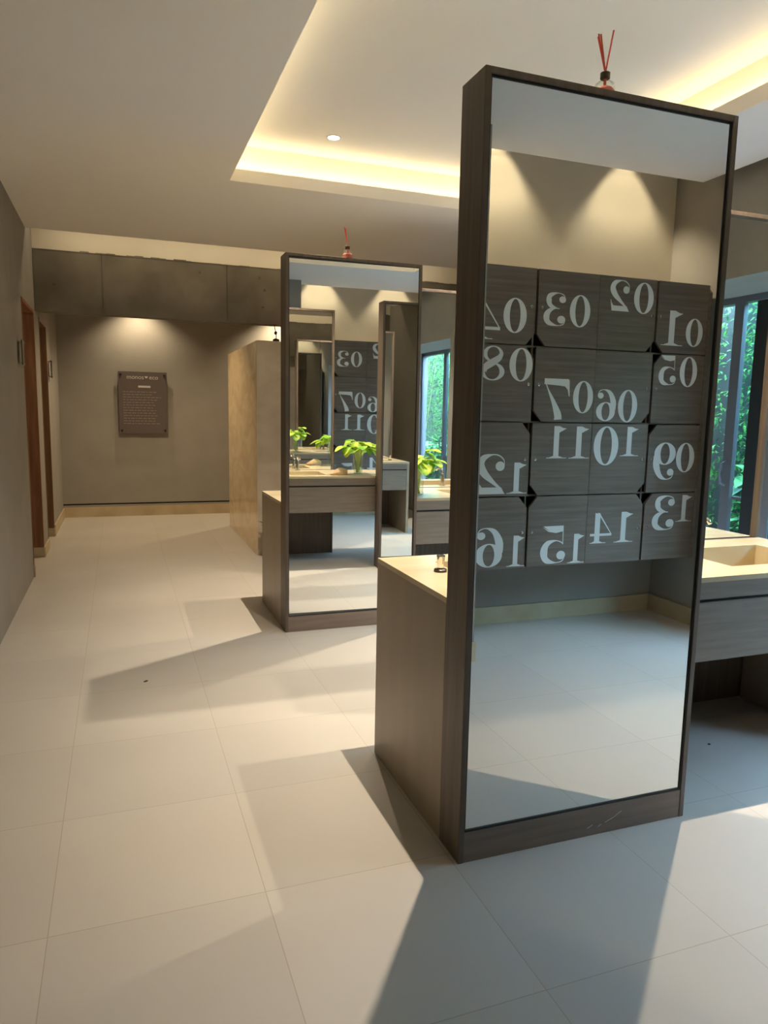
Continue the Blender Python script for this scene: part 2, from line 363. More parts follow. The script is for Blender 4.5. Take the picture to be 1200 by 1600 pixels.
mesh('handle', hb, M['alu'], w1, smooth=True)
w2, _ = glazing('window_2', O2, [(4.02, 0.07, -0.01)], 'grey aluminium sliding glass door beyond the front vanity')
mesh('pane', B((WX-0.012, O2[0]+0.05, 0.04, WX-0.008, 4.02, OT-0.05)), M['tint'], w2)
mesh('pane', B((WX+0.012, 4.09, 0.04, WX+0.016, 4.85, OT-0.05)), M['tint'], w2)
mesh('rail', B((WX-0.02, O2[0]+0.05, 0.875, WX+0.01, 4.02, 0.897)), M['alu'], w2)

# ------------------------------------------------------------------ garden outside
struct('ground', B((XW+tw, -6, -0.12, 9, 9, -0.02)), M['soil'], 'dark garden soil outside the glass')
def leaf(bm, p, d, up_, L, Wd, curl=0.15):
    s = d.cross(up_).normalized(); n = s.cross(d).normalized()
    prof = [(0, 0), (0.22, 0.42), (0.5, 0.5), (0.78, 0.3), (1, 0)]
    mid = [bm.verts.new(p + d*L*t - n*L*curl*t*t) for t, _ in prof]
    for sg in (-1, 1):
        ed = [bm.verts.new(p + d*L*t - n*L*curl*t*t + s*sg*Wd*q + n*Wd*q*0.35) for t, q in prof[1:-1]]
        ch_ = [mid[0]]+ed+[mid[-1]]
        bm.faces.new([mid[0], ed[0], mid[1]][::sg]); bm.faces.new([mid[1], ed[0], ed[1], mid[2]][::sg])
        bm.faces.new([mid[2], ed[1], ed[2], mid[3]][::sg]); bm.faces.new([mid[3], ed[2], mid[4]][::sg])
def rdir(rng, zb=0.0):
    v = Vector((rng.gauss(0, 1), rng.gauss(0, 1), rng.gauss(zb, 0.8))); return v.normalized()
def shrub(name, loc, rx, ry, hgt, nleaf, size, mat, label, cat, seed, z0=0.0):
    rng = random.Random(seed); t = thing(name, loc, label, cat)
    st = bmesh.new()
    for k in range(7):
        a = rng.uniform(0, 6.28); q = rng.uniform(0.3, 0.8)
        tube(st, [(0.03*math.cos(a), 0.03*math.sin(a), 0), (0.3*rx*math.cos(a), 0.3*ry*math.sin(a), hgt*0.4), (q*rx*math.cos(a), q*ry*math.sin(a), hgt*rng.uniform(0.8, 0.95))], 0.016, 6, 0.7)
    mesh('branches', st, M['stem'], t)
    fb = bmesh.new()
    for k in range(nleaf):
        while True:
            x, y = rng.uniform(-1, 1), rng.uniform(-1, 1)
            if x*x+y*y < 1: break
        z = rng.uniform(z0, 1)*hgt
        p = Vector((x*rx, y*ry, z)); d = (rdir(rng, -0.4)+Vector((-0.7, 0, 0))).normalized()
        leaf(fb, p, d, Vector((0, 0.1, 1)) if abs(d.z) < 0.9 else Vector((1, 0, 0)), size*rng.uniform(0.6, 1.3), size*0.42*rng.uniform(0.7, 1.2))
    mesh('foliage', fb, mat, t)
    return t
G = 'hedge shrubs outside the glass doors'
hl = ['tall leafy hedge shrub outside glass, nearest to the lockers', 'tall leafy hedge shrub seen through the narrow clear door pane', 'tall leafy hedge shrub behind the door handle',
      'tall leafy hedge shrub outside the tinted pane', 'tall leafy hedge shrub at far end of the garden']
for i, (y, sd) in enumerate(((-3.0, 1), (-1.1, 2), (0.8, 3), (2.7, 4), (4.6, 5))):
    h = shrub('hedge_shrub', (5.95, y, -0.02), 0.36, 0.86, 3.0, 7000, 0.062, M['leafB'], hl[i], 'shrub', sd)
    h['group'] = G
bl = ['broad-leaved plant low in the garden nearest the lockers', 'broad-leaved plant seen below the hedge beside the faucet', 'broad-leaved plant at foot of the hedge by the window wall', 'broad-leaved plant outside the farther glass door']
for i, (y, sd) in enumerate(((-1.7, 11), (-0.2, 12), (1.4, 13), (3.6, 14))):
    h = shrub('broad_leaf_plant', (5.15, y, -0.02), 0.18, 0.55, 1.05, 260, 0.26, M['leafC'], bl[i], 'plant', sd, 0.1)
    h['group'] = 'broad-leaved plants in front of the hedge'
struct('wall_garden', B((6.4, -6, -0.1, 6.5, 9, 2.95)), M['gardenwall'], 'dark garden boundary behind the hedge')

# ================================================================== LOCKERS
GX = [2.02, 2.478, 2.938, 3.40, 3.838]; Z0, ZH = 0.508, 0.476
# glyph outlines: strokes of varying width (x, y, w) in a 0..1 box
def catmull(P, n=10):
    out = []
    Q = [P[0]]+P+[P[-1]]
    for i in range(1, len(Q)-2):
        for k in range(n):
            t = k/n; r = []
            for a in range(3):
                p0, p1, p2, p3 = Q[i-1][a], Q[i][a], Q[i+1][a], Q[i+2][a]
                r.append(0.5*((2*p1)+(-p0+p2)*t+(2*p0-5*p1+4*p2-p3)*t*t+(-p0+3*p1-3*p2+p3)*t**3))
            out.append(tuple(r))
    out.append(P[-1]); return out
def g_stroke(P):
    c = catmull(P); L, Rr = [], []
    for i, (x, y, w_) in enumerate(c):
        a = c[max(i-1, 0)]; b = c[min(i+1, len(c)-1)]; dx, dy = b[0]-a[0], b[1]-a[1]; q = math.hypot(dx, dy) or 1
        nx, ny = -dy/q, dx/q; L.append((x+nx*w_/2, y+ny*w_/2)); Rr.append((x-nx*w_/2, y-ny*w_/2))
    return [[L[i], L[i+1], Rr[i+1], Rr[i]] for i in range(len(c)-1)]
def g_ring(cx, cy, rx, ry, ix, iy, n=36, sh=0.0):
    o = [(cx+rx*math.cos(2*math.pi*i/n), cy+ry*math.sin(2*math.pi*i/n)) for i in range(n)]
    q = [(cx+sh+ix*math.cos(2*math.pi*i/n), cy+iy*math.sin(2*math.pi*i/n)) for i in range(n)]
    return [[o[i], o[(i+1) % n], q[(i+1) % n], q[i]] for i in range(n)]
def g_ball(cx, cy, r, ry=None):
    return [[(cx+r*math.cos(2*math.pi*i/20), cy+(ry or r)*math.sin(2*math.pi*i/20)) for i in range(20)]]
GL = {
 '0': g_ring(.5, .5, .5, .5, .23, .468),
 '1': [[(.40, .05), (.66, .05), (.66, 1.0), (.40, 1.0)][::1], [(.40, .86), (.40, 1.0), (.66, 1.0), (.66, .93)], [(.04, .93), (.40, .80), (.40, .90), (.22, .945)], [(.22, .945), (.40, .90), (.50, .99), (.40, 1.0)],
       [(.0, 0), (1.0, 0), (1.0, .022), (.0, .022)], [(.16, .02), (.90, .02), (.66, .075), (.40, .075)]],
 '2': g_ball(.22, .70, .16, .12)+g_stroke([(.07, .72, .02), (.10, .86, .03), (.28, .97, .035), (.52, .985, .04), (.80, .90, .17), (.90, .72, .27), (.76, .52, .22), (.45, .30, .11), (.20, .14, .06), (.10, .05, .05)])
      + [[(.03, 0), (.86, 0), (.90, .17), (.16, .17)], [(.86, 0), (.92, 0), (1.0, .36), (.965, .36)], [(.80, .0), (.88, .0), (.97, .30), (.84, .17)]],
 '3': g_ball(.18, .80, .15, .10)+g_ball(.20, .20, .18, .115)+g_stroke([(.05, .82, .02), (.14, .94, .03), (.42, .985, .035), (.72, .90, .16), (.78, .76, .24), (.68, .60, .14), (.38, .525, .025), (.30, .525, .025)])
      + g_stroke([(.30, .525, .025), (.50, .52, .03), (.74, .44, .15), (.86, .27, .27), (.76, .10, .17), (.42, .02, .035), (.12, .06, .03), (.03, .18, .02)]),
 '4': [[(.56, .03), (.80, .03), (.80, 1.0), (.56, .97)], [(0, .24), (1.0, .24), (1.0, .32), (0, .32)], [(0, .30), (.045, .30), (.68, 1.0), (.60, 1.0)], [(.26, 0), (1.0, 0), (1.0, .022), (.26, .022)], [(.40, .02), (.94, .02), (.80, .07), (.56, .07)]],
 '5': g_ball(.18, .21, .17, .115)+g_stroke([(.03, .20, .02), (.12, .06, .03), (.40, .02, .035), (.74, .10, .18), (.84, .31, .28), (.72, .52, .16), (.42, .60, .035), (.18, .55, .03), (.13, .50, .02)])
      + [[(.11, .50), (.135, .50), (.15, .99), (.12, .99)], [(.12, .99), (.14, .84), (.40, .80), (.62, .84)], [(.12, .99), (.62, .84), (.90, .985), (.12, .99)][:3]]+[[(.40, .80), (.70, .84), (.94, .97), (.62, .84)]],
 '6': g_ring(.52, .30, .47, .30, .20, .272)+g_ball(.80, .80, .145, .095)+g_stroke([(.94, .82, .02), (.84, .95, .03), (.60, .985, .035), (.34, .88, .16), (.17, .62, .27), (.17, .36, .27)]),
 '7': [[(.03, .82), (1.0, .86), (1.0, 1.0), (.06, 1.0)], [(0, .58), (.03, .58), (.12, .84), (.03, 1.0)], [(.03, .70), (.20, .82), (.40, .83), (.05, .84)]]+g_stroke([(.97, .93, .03), (.84, .72, .05), (.62, .42, .15), (.44, .12, .27), (.42, .0, .30)]),
 '8': g_ring(.5, .26, .5, .26, .31, .225, sh=.02)+g_ring(.5, .77, .42, .23, .26, .20, sh=-.01)+g_stroke([(.17, .76, .16), (.24, .66, .19), (.50, .53, .22), (.78, .40, .22), (.86, .28, .20)]),
}
GL['9'] = [[(1-x, 1-y) for x, y in p] for p in GL['6']]
def glyph(bm, ch_, x0, z0, x1, z1, y):
    """mirrored left-right: the lockers face +y"""
    P = GL[ch_]; xs = [q[0] for p in P for q in p]; ys = [q[1] for p in P for q in p]
    a, b, c, d = min(xs), max(xs), min(ys), max(ys)
    for k, p in enumerate(P):
        yy = y + 0.00002*(k % 5)
        vs = [bm.verts.new((x1-(q[0]-a)/(b-a)*(x1-x0), yy, z0+(q[1]-c)/(d-c)*(z1-z0))) for q in p]
        try: bm.faces.new(vs)
        except ValueError: pass
NUM = [('04','0',2.243,2.008,2.407,2.22),('04','4',2.030,1.962,2.223,2.197),('03','3',2.527,2.067,2.689,2.274),('03','0',2.719,2.069,2.874,2.27),('08','8',2.1,1.713,2.266,1.924),('08','0',2.299,1.713,2.465,1.92),('07','7',2.559,1.476,2.751,1.739),('07','0',2.778,1.522,2.932,1.731),('12','2',2.097,1.002,2.301,1.257),('12','1',2.315,1.003,2.462,1.202),('11','1',2.597,1.228,2.75,1.437),('11','1',2.767,1.227,2.925,1.436),('16','6',2.106,0.527,2.308,0.786),('16','1',2.337,0.524,2.470,0.727),('15','5',2.587,0.526,2.781,0.781),('15','1',2.800,0.523,2.932,0.721),('02','2',3.019,2.19,3.174,2.387),('02','0',3.209,2.183,3.368,2.384),('01','1',3.45,1.99,3.631,2.221),('01','0',3.655,1.99,3.8,2.179),('05','5',3.451,1.724,3.598,1.924),('05','0',3.628,1.717,3.778,1.922),('06','6',2.962,1.474,3.117,1.683),('06','0',3.134,1.468,3.29,1.684),('10','0',2.959,1.179,3.157,1.44),('10','1',3.174,1.241,3.323,1.438),('09','9',3.455,1.075,3.645,1.334),('09','0',3.65,1.125,3.81,1.332),('14','4',2.971,0.648,3.145,0.857),('14','1',3.166,0.648,3.324,0.859),('13','3',3.479,0.718,3.67,0.964),('13','1',3.685,0.775,3.825,0.964)]
# cut corners: (low, high) x (left, right) in world x;  'a'=low x, 'b'=high x
CUT = {'04': ['Lb'], '03': ['La'], '08': ['Ub'], '07': ['La'], '12': ['Ub'], '11': ['La'], '16': ['Ub'], '15': ['Ua'],
       '02': ['Lb'], '01': ['La'], '05': ['Ua'], '06': ['Lb'], '09': ['Ua'], '10': ['Lb'], '14': ['Ub'], '13': ['Ua']}
where = {0: 'top row', 1: 'second row', 2: 'third row', 3: 'bottom row'}
for c in range(4):
    for r in range(4):
        num = '%02d' % (r*4 + (4-c))
        xa, xb = GX[c], GX[c+1]; zb = Z0+(3-r)*ZH; zt_ = zb+ZH
        lk = thing('locker', ((xa+xb)/2, -0.22, zb), 'grey-brown wooden locker cell with white number %s on its door' % num, 'locker', 'numbered lockers on the back wall')
        off = Vector((-(xa+xb)/2, 0.22, -zb))
        def P(bm): bmesh.ops.translate(bm, verts=bm.verts, vec=off); return bm
        t = 0.005
        mesh('cabinet', P(B((xa, -0.46, zb, xa+t, -0.034, zt_), (xb-t, -0.46, zb, xb, -0.034, zt_), (xa+t, -0.46, zb, xb-t, -0.034, zb+t), (xa+t, -0.46, zt_-t, xb-t, -0.034, zt_), (xa+t, -0.46, zb+t, xb-t, -0.45, zt_-t))), M['locker'], lk)
        q = t+0.0005; q2 = q+0.003
        mesh('lining', P(B((xa+q, -0.449, zb+q, xb-q, -0.44, zt_-q), (xa+q, -0.44, zb+q, xa+q2, -0.04, zt_-q), (xb-q2, -0.44, zb+q, xb-q, -0.04, zt_-q), (xa+q2, -0.44, zb+q, xb-q2, -0.04, zb+q2), (xa+q2, -0.44, zt_-q2, xb-q2, -0.04, zt_-q))), M['lockdark'], lk, label='dark inside lining')
        ga = 0.008 if c in (1, 3) else 0.0014; gb = 0.008 if c in (0, 2) else 0.0014; gz = 0.0045
        dx0, dx1, dz0, dz1 = xa+ga, xb-gb, zb+gz, zt_-gz; k = 0.072
        poly = []
        cu = CUT[num]
        poly += [(dx0, dz0+k), (dx0+k*.85, dz0)] if 'La' in cu else [(dx0, dz0)]
        poly += [(dx1-k*.85, dz0), (dx1, dz0+k)] if 'Lb' in cu else [(dx1, dz0)]
        poly += [(dx1, dz1-k), (dx1-k*.85, dz1)] if 'Ub' in cu else [(dx1, dz1)]
        poly += [(dx0+k*.85, dz1), (dx0, dz1-k)] if 'Ua' in cu else [(dx0, dz1)]
        db = bmesh.new(); prism(db, poly, -0.019, 0.0)
        dr = mesh('door', P(db), M['locker'], lk)
        for n_, ch_, a, z_a, b, z_b in NUM:
            if n_ == num:
                nb = bmesh.new(); glyph(nb, ch_, a, z_a, b, z_b, 0.0006)
                nm = mesh('digit', P(nb), M['number'], dr); nm['label'] = 'off-white serif digit %s' % ch_
        kx = dx1-0.03 if c in (0, 2) else dx0+0.03; kz = zb+ZH*0.50
        kb = bmesh.new(); lathe(kb, [(0.0095, 0), (0.0095, 0.004), (0.006, 0.006), (0.004, 0.012), (0.004, 0.013)], n=16)
        bmesh.ops.rotate(kb, verts=kb.verts, matrix=Matrix.Rotation(R(-90), 3, 'X')); bmesh.ops.translate(kb, verts=kb.verts, vec=(kx, 0, kz))
        mesh('lock', P(kb), M['chrome'], dr, label='small round metal lock')
ep = bmesh.new()
zT = Z0+4*ZH
pl = [(-0.46, Z0), (0.0, Z0), (0.0, zT-0.05), (-0.05, zT), (-0.46, zT)]
a = [ep.verts.new((GX[4]+0.001, y, z)) for y, z in pl]; b = [ep.verts.new((GX[4]+0.024, y, z)) for y, z in pl]
ep.faces.new(a[::-1]); ep.faces.new(b)
for i in range(5): ep.faces.new((a[i], a[(i+1) % 5], b[(i+1) % 5], b[i]))
mesh('locker_end_panel', ep, M['locker'], label='narrow brown end panel with cut top corner beside locker 01', cat='panel')

# ================================================================== VANITY ISLANDS
def mirror_panel(x, y, flip, label, tilt=(0, 0), dep=0.011):
    """frame standing on the floor; local: front mirror faces -y, origin at lower centre of the front face"""
    t = thing('mirror_panel', (x, y, 0), label, 'mirror', 'tall framed floor mirrors', math.pi if flip else 0)
    h = W/2; s = 0.020
    fb = bmesh.new()
    box(fb, -h, 0.0, 0, -h+s, T, H); box(fb, h-s, 0.0, 0, h, T, H); box(fb, -h+s, 0.0, H-s, h-s, T, H)
    box(fb, -h+s, 0.075, 0, h-s, 0.085, H-s)
    mesh('frame', fb, M['woodv'], t, bevel=0.0015)
    sl = bmesh.new()
    for q in (-1, 1): box(sl, q*(h-s), 0.005, 0.11, q*(h-s-0.005), 0.045, H-s)
    box(sl, -h+s, 0.005, H-s-0.006, h-s, 0.045, H-s); box(sl, -h+s, 0.005, 0.108, h-s, 0.045, 0.115)
    mesh('shadow_gap', sl, M['black'], t, label='black rebate around the glass')
    kb = bmesh.new(); box(kb, -h+s+0.0005, 0.002, 0, h-s-0.0005, 0.04, 0.107)
    mesh('kickboard', kb, M['woodk'], t, bevel=0.001)
    gb = bmesh.new(); gw, gh = h-s-0.0055, (H-s-0.006-0.114)/2
    box(gb, -gw, -0.002, -gh, gw, 0.002, gh)
    g = mesh('mirror_glass', gb, M['mirror'], t); g.location = (0, dep, 0.1145+gh); g.rotation_euler = (R(tilt[0]), 0, R(tilt[1]))
    rb = bmesh.new(); box(rb, -h+s+0.001, T-0.024, HC+0.002, h-s-0.001, T-0.02, H-s-0.002)
    mesh('rear_mirror', rb, M['mirror'], t, label='mirror on the side over the basin')
    lb = bmesh.new(); box(lb, -h+s+0.001, T-0.03, 0, h-s-0.001, T-0.012, HC-0.001)
    mesh('back_board', lb, M['woodv'], t)
    return t

def vanity(y, label):
    """origin at the island centre on the floor"""
    cx, cy = (X0+XR)/2, y+(T+D)/2
    t = thing('vanity', (cx, cy, 0), label, 'washbasin vanity', 'double-sided washbasin vanities')
    hx, hy = (XR-X0)/2, (D-T)/2 - 0.0008
    # basins: one opening for each side
    bx0, bx1, by0, by1 = 0.325, 0.868, -0.205, 0.175
    top = bmesh.new(); z0, z1 = HC-0.020, HC
    xs = [-hx, -bx1, -bx0, bx0, bx1, hx]
    for i in range(5):
        if i in (1, 3):
            ya, yb = (by0, by1) if i == 3 else (-by1, -by0)
            box(top, xs[i], -hy, z0, xs[i+1], ya, z1); box(top, xs[i], yb, z0, xs[i+1], hy, z1)
        else: box(top, xs[i], -hy, z0, xs[i+1], hy, z1)
    mesh('countertop', top, M['marble'], t)
    for sg in (-1, 1):
        bb = bmesh.new(); a0, a1 = sorted((sg*bx0, sg*bx1)); b0, b1 = sorted((sg*by0, sg*by1)); zd = HC-0.135; w_ = 0.012
        box(bb, a0-w_, b0-w_, zd-w_, a1+w_, b1+w_, zd)
        box(bb, a0-w_, b0-w_, zd, a0, b1+w_, z0); box(bb, a1, b0-w_, zd, a1+w_, b1+w_, z0)
        box(bb, a0, b0-w_, zd, a1, b0, z0); box(bb, a0, b1, zd, a1, b1+w_, z0)
        bs = mesh('basin', bb, M['marble'], t)
        dl = bmesh.new(); lathe(dl, [(0.024, 0), (0.024, 0.003), (0.018, 0.004)], ((a0+a1)/2, (b0+b1)/2, zd), 20)
        mesh('drain', dl, M['chrome'], bs, label='round metal basin drain')
    pt = 0.032
    for sg in (-1, 1):
        mesh('side_panel', B((sg*hx, -hy, 0, sg*(hx-pt), hy, z0)), M['side'], t, bevel=0.001)
    for sg in (-1, 1):      # front edges: sg=-1 faces the camera
        yf = sg*hy
        mesh('top_band', B((-hx+pt, yf, HC-0.088, hx-pt, yf-sg*0.03, z0)), M['woodh'], t)
        mesh('recess', B((-hx+pt, yf-sg*0.012, HC-0.102, hx-pt, yf-sg*0.03, HC-0.088)), M['black'], t, label='dark finger groove')
        mesh('front_panel', B((-hx+pt+0.002, yf-sg*0.001, HC-0.345, hx-pt-0.002, yf-sg*0.022, HC-0.102)), M['woodh'], t, bevel=0.001)
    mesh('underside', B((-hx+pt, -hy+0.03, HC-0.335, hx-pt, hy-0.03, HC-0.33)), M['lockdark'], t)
    return t

PX_A, PX_B = X0+W/2, XR-W/2
mp = mirror_panel(PX_A, Y1, False, 'tall framed mirror nearest the camera reflecting the numbered lockers')
for pts in ([(0.115, 0.040), (0.150, 0.052), (0.186, 0.072)], [(0.040, 0.030), (0.062, 0.040)], [(0.085, 0.028), (0.10, 0.036)]):
    sb_ = bmesh.new()
    for (xa_, za_), (xb_, zb_) in zip(pts, pts[1:]):
        v4 = [sb_.verts.new(q) for q in ((xa_, 0.0012, za_), (xb_, 0.0012, zb_), (xb_, 0.0012, zb_+0.0022), (xa_, 0.0012, za_+0.0016))]; sb_.faces.new(v4)
    mesh('scratch', sb_, M['white'], mp, label='pale scratch on the kickboard')
mirror_panel(PX_B, Y1+D+T, True, 'framed mirror on far side of the front vanity, behind its right basin')
mirror_panel(PX_A, Y2, False, 'second tall framed mirror farther down the room, left of centre', tilt=(0.22, -1.3), dep=0.021)
mirror_panel(PX_B, Y2+D+T, True, 'framed mirror on far side of the rear vanity, seen between the big mirrors')
vanity(Y1, 'front double-sided vanity with cream marble top, joined to the nearest mirror')
vanity(Y2, 'rear double-sided vanity with cream marble top, behind the second mirror')

# taps -------------------------------------------------------------------
def faucet(x, y, rz, label):
    t = thing('faucet', (x, y, HC), label, 'faucet', 'chrome basin faucets', rz)
    bb = bmesh.new(); lathe(bb, [(0.026, 0), (0.026, 0.006), (0.017, 0.009), (0.015, 0.10), (0.013, 0.105)], n=24)
    mesh('base', bb, M['chrome'], t, smooth=False)
    sp = bmesh.new(); tube(sp, [(0, 0, 0.09), (0, 0, 0.125), (0, -0.02, 0.145), (0, -0.07, 0.150), (0, -0.12, 0.142), (0, -0.135, 0.125)], 0.0095, 12)
    mesh('spout', sp, M['chrome'], t, smooth=True)
def tap_knob(x, y, label):
    t = thing('tap_knob', (x, y, HC), label, 'tap knob', 'chrome tap knobs beside the basins')
    bb = bmesh.new(); lathe(bb, [(0.026, 0), (0.026, 0.009), (0.022, 0.012), (0.012, 0.013)], n=28); mesh('base_ring', bb, M['darkmetal'], t, label='dark round base')
    kb = bmesh.new(); lathe(kb, [(0.012, 0.013), (0.0145, 0.030), (0.0175, 0.062), (0.0165, 0.066), (0.010, 0.067)], n=28); mesh('knob', kb, M['chrome'], t)
for y, w_ in ((Y1, 'front'), (Y2, 'rear')):
    cy = y+(T+D)/2; cx = (X0+XR)/2
    faucet(cx+0.52, cy+0.265, 0, 'chrome faucet at right basin of the %s vanity' % w_)
    faucet(cx-0.52, cy-0.265, math.pi, 'chrome faucet at left basin of the %s vanity, behind its tall mirror' % w_)
    tap_knob(1.177, y+0.535, 'tapered chrome tap knob on left end of the %s marble counter' % w_)
    tap_knob(3.024, y+0.474, 'tapered chrome tap knob on right end of the %s marble counter' % w_)

# reed diffusers on top of the mirrors ------------------------------------
def diffuser(x, y, z, label, tips, sc=1.0):
    t = thing('reed_diffuser', (x, y, z), label, 'reed diffuser', 'reed diffusers on the mirror tops')
    gb = bmesh.new()
    lathe(gb, [(0.030, 0), (0.034, 0.003), (0.035, 0.026), (0.030, 0.046), (0.014, 0.058), (0.013, 0.070), (0.0105, 0.070), (0.0105, 0.059), (0.027, 0.044), (0.032, 0.025), (0.031, 0.005), (0.01, 0.004)], n=28)
    mesh('bottle', gb, M['glass'], t, smooth=True)
    lq = bmesh.new(); lathe(lq, [(0.024, 0.006), (0.0305, 0.009), (0.0312, 0.026), (0.024, 0.034)], n=24); mesh('liquid', lq, M['redliq'], t, label='pink fragrance oil')
    cb_ = bmesh.new(); lathe(cb_, [(0.0145, 0.062), (0.0158, 0.064), (0.0158, 0.080), (0.0125, 0.082), (0.007, 0.082)], n=24); mesh('collar', cb_, M['darkmetal'], t, label='dark metal collar')
    for a, b, c in tips:
        rb = bmesh.new(); tube(rb, [(-a*0.2, -b*0.2, 0.012), (0, 0, 0.080), (a, b, c)], 0.0027, 6); mesh('reed', rb, M['reed'], t)
diffuser(1.487, Y1+0.070, H, 'reed diffuser with spread coral reeds on the nearest mirror',
         [(-0.033, 0.0, 0.190), (-0.026, 0.012, 0.188), (0.020, -0.004, 0.208), (0.026, 0.012, 0.185), (-0.030, -0.008, 0.186)])
diffuser(1.452, Y2+0.045, H, 'reed diffuser with bunched coral reeds on the second mirror',
         [(-0.024, 0.0, 0.205), (-0.018, 0.006, 0.20), (-0.020, -0.006, 0.195), (-0.014, 0.0, 0.19)])

# vases with pothos, rocks --------------------------------------------------
def vase_plant(x, y, label, seed, group='pothos vases on the counters'):
    rng = random.Random(seed)
    t = thing('vase', (x, y, HC), label, 'vase with plant', group)
    gb = bmesh.new()
    lathe(gb, [(0.040, 0), (0.043, 0.004), (0.044, 0.10), (0.052, 0.215), (0.054, 0.225), (0.051, 0.225), (0.041, 0.10), (0.040, 0.012), (0.01, 0.010)], n=32)
    mesh('glass_vase', gb, M['glass'], t, smooth=True)
    wb = bmesh.new(); lathe(wb, [(0.030, 0.0115), (0.0395, 0.013), (0.0405, 0.10), (0.043, 0.13), (0.03, 0.131)], n=28); mesh('water', wb, M['water'], t)
    sb = bmesh.new(); fb = bmesh.new()
    tips = []
    for k in range(20):
        a = k*2.4+rng.uniform(-.3, .3); q = rng.uniform(0.35, 1)
        r0 = 0.028*rng.random(); tip = Vector((math.cos(a)*0.12*q, math.sin(a)*0.12*q, 0.245+rng.uniform(0.0, 0.12)*(1.2-q)))
        tube(sb, [(r0*math.cos(a+2), r0*math.sin(a+2), 0.02), (0.02*math.cos(a), 0.02*math.sin(a), 0.14), (0.04*math.cos(a), 0.04*math.sin(a), 0.235), tip], 0.0032, 6)
        tips.append((tip, a))
    for tip, a in tips:
        d = Vector((math.cos(a), math.sin(a), rng.uniform(-0.9, 0.35))).normalized()
        leaf(fb, tip, d, Vector((0, 0, 1)), rng.uniform(0.10, 0.15), rng.uniform(0.10, 0.14), 0.32)
        if rng.random() < 0.6:
            a2 = a+rng.uniform(0.8, 1.6); d = Vector((math.cos(a2), math.sin(a2), rng.uniform(-0.4, 0.6))).normalized()
            leaf(fb, tip*0.6+Vector((0, 0, 0.11)), d, Vector((0, 0, 1)), rng.uniform(0.09, 0.13), 0.075, 0.2)
    mesh('stems', sb, M['stem'], t); f = mesh('leaves', fb, M['leafA'], t, smooth=True)
    m_ = f.modifiers.new('s', 'SUBSURF'); m_.levels = 1; m_.render_levels = 1
def rock(x, y, sx, sy, sz, rz, label, seed):
    rng = random.Random(seed); bm = bmesh.new(); bmesh.ops.create_icosphere(bm, subdivisions=3, radius=1)
    dirs = [rdir(rng) for _ in range(9)]; am = [rng.uniform(0.75, 0.95) for _ in dirs]
    for v in bm.verts:
        for d, a_ in zip(dirs, am):
            q = v.co.dot(d)
            if q > a_: v.co -= d*(q-a_)*0.9
        if v.co.z < -0.55: v.co.z = -0.55
        v.co.x, v.co.y, v.co.z = v.co.x*sx, v.co.y*sy, (v.co.z+0.55)*sz
        if v.co.x < 0: v.co.z *= max(0.25, 1+v.co.x/sx*0.7)
    o = mesh('rock', bm, M['rock'], loc=(x, y, HC), label=label, cat='rock'); o.rotation_euler.z = rz
    return o
vase_plant(2.095, 2.70, 'glass vase of yellow-green pothos on the front vanity', 5)
vase_plant(2.11, 5.02, 'glass vase of yellow-green pothos on the rear vanity, mostly hidden by the second mirror', 8)
rock(1.895, 2.735, 0.095, 0.05, 0.045, 0.1, 'ochre rock lying beside the pothos vase on the front vanity', 3)
rock(1.90, 5.40, 0.08, 0.045, 0.04, 0.6, 'ochre rock on the rear vanity behind the second mirror', 6)

# ================================================================== DOWNLIGHT FITTINGS
lbs = ['round lit downlight in the ceiling tray above left basin of the front vanity', 'round lit downlight in the ceiling tray above right basin of the front vanity',
       'small round lit downlight in the ceiling tray left of the tall mirror', 'round lit downlight in the ceiling tray above right basin of the rear vanity']
for (x, y), lb in zip(SPOTS, lbs):
    t = thing('downlight', (x, y, ZU), lb, 'ceiling light', 'round downlights in the ceiling tray')
    rb = bmesh.new(); n = 32
    for r0, r1, za, zb in ((0.050, 0.040, -0.004, -0.004),):
        o_ = [rb.verts.new((r0*math.cos(6.28319*i/n), r0*math.sin(6.28319*i/n), za)) for i in range(n)]
        q_ = [rb.verts.new((r1*math.cos(6.28319*i/n), r1*math.sin(6.28319*i/n), zb)) for i in range(n)]
        p_ = [rb.verts.new((r0*math.cos(6.28319*i/n), r0*math.sin(6.28319*i/n), 0)) for i in range(n)]
        for i in range(n): rb.faces.new((o_[i], o_[(i+1) % n], q_[(i+1) % n], q_[i])); rb.faces.new((o_[i], p_[i], p_[(i+1) % n], o_[(i+1) % n]))
    mesh('trim_ring', rb, M['white'], t)
    db = bmesh.new(); lathe(db, [(0.041, -0.003), (0.041, -0.0005)], n=32); mesh('lens', db, M['lampdisc'], t, label='glowing lens')

# ================================================================== FAR AREA
# stone shower block
pb = bmesh.new(); box(pb, 1.32, 7.42, 0, 2.9, 9.45, 2.20)
pt_ = mesh('stone_partition', pb, M['travertine'], label='tall polished travertine partition block left of the second mirror', cat='partition')
cbm = bmesh.new(); box(cbm, 1.322, 7.40, 0, 2.9, 7.42, 2.20)
mesh('front_slab', cbm, M['travhoned'], pt_, label='paler honed front slab')
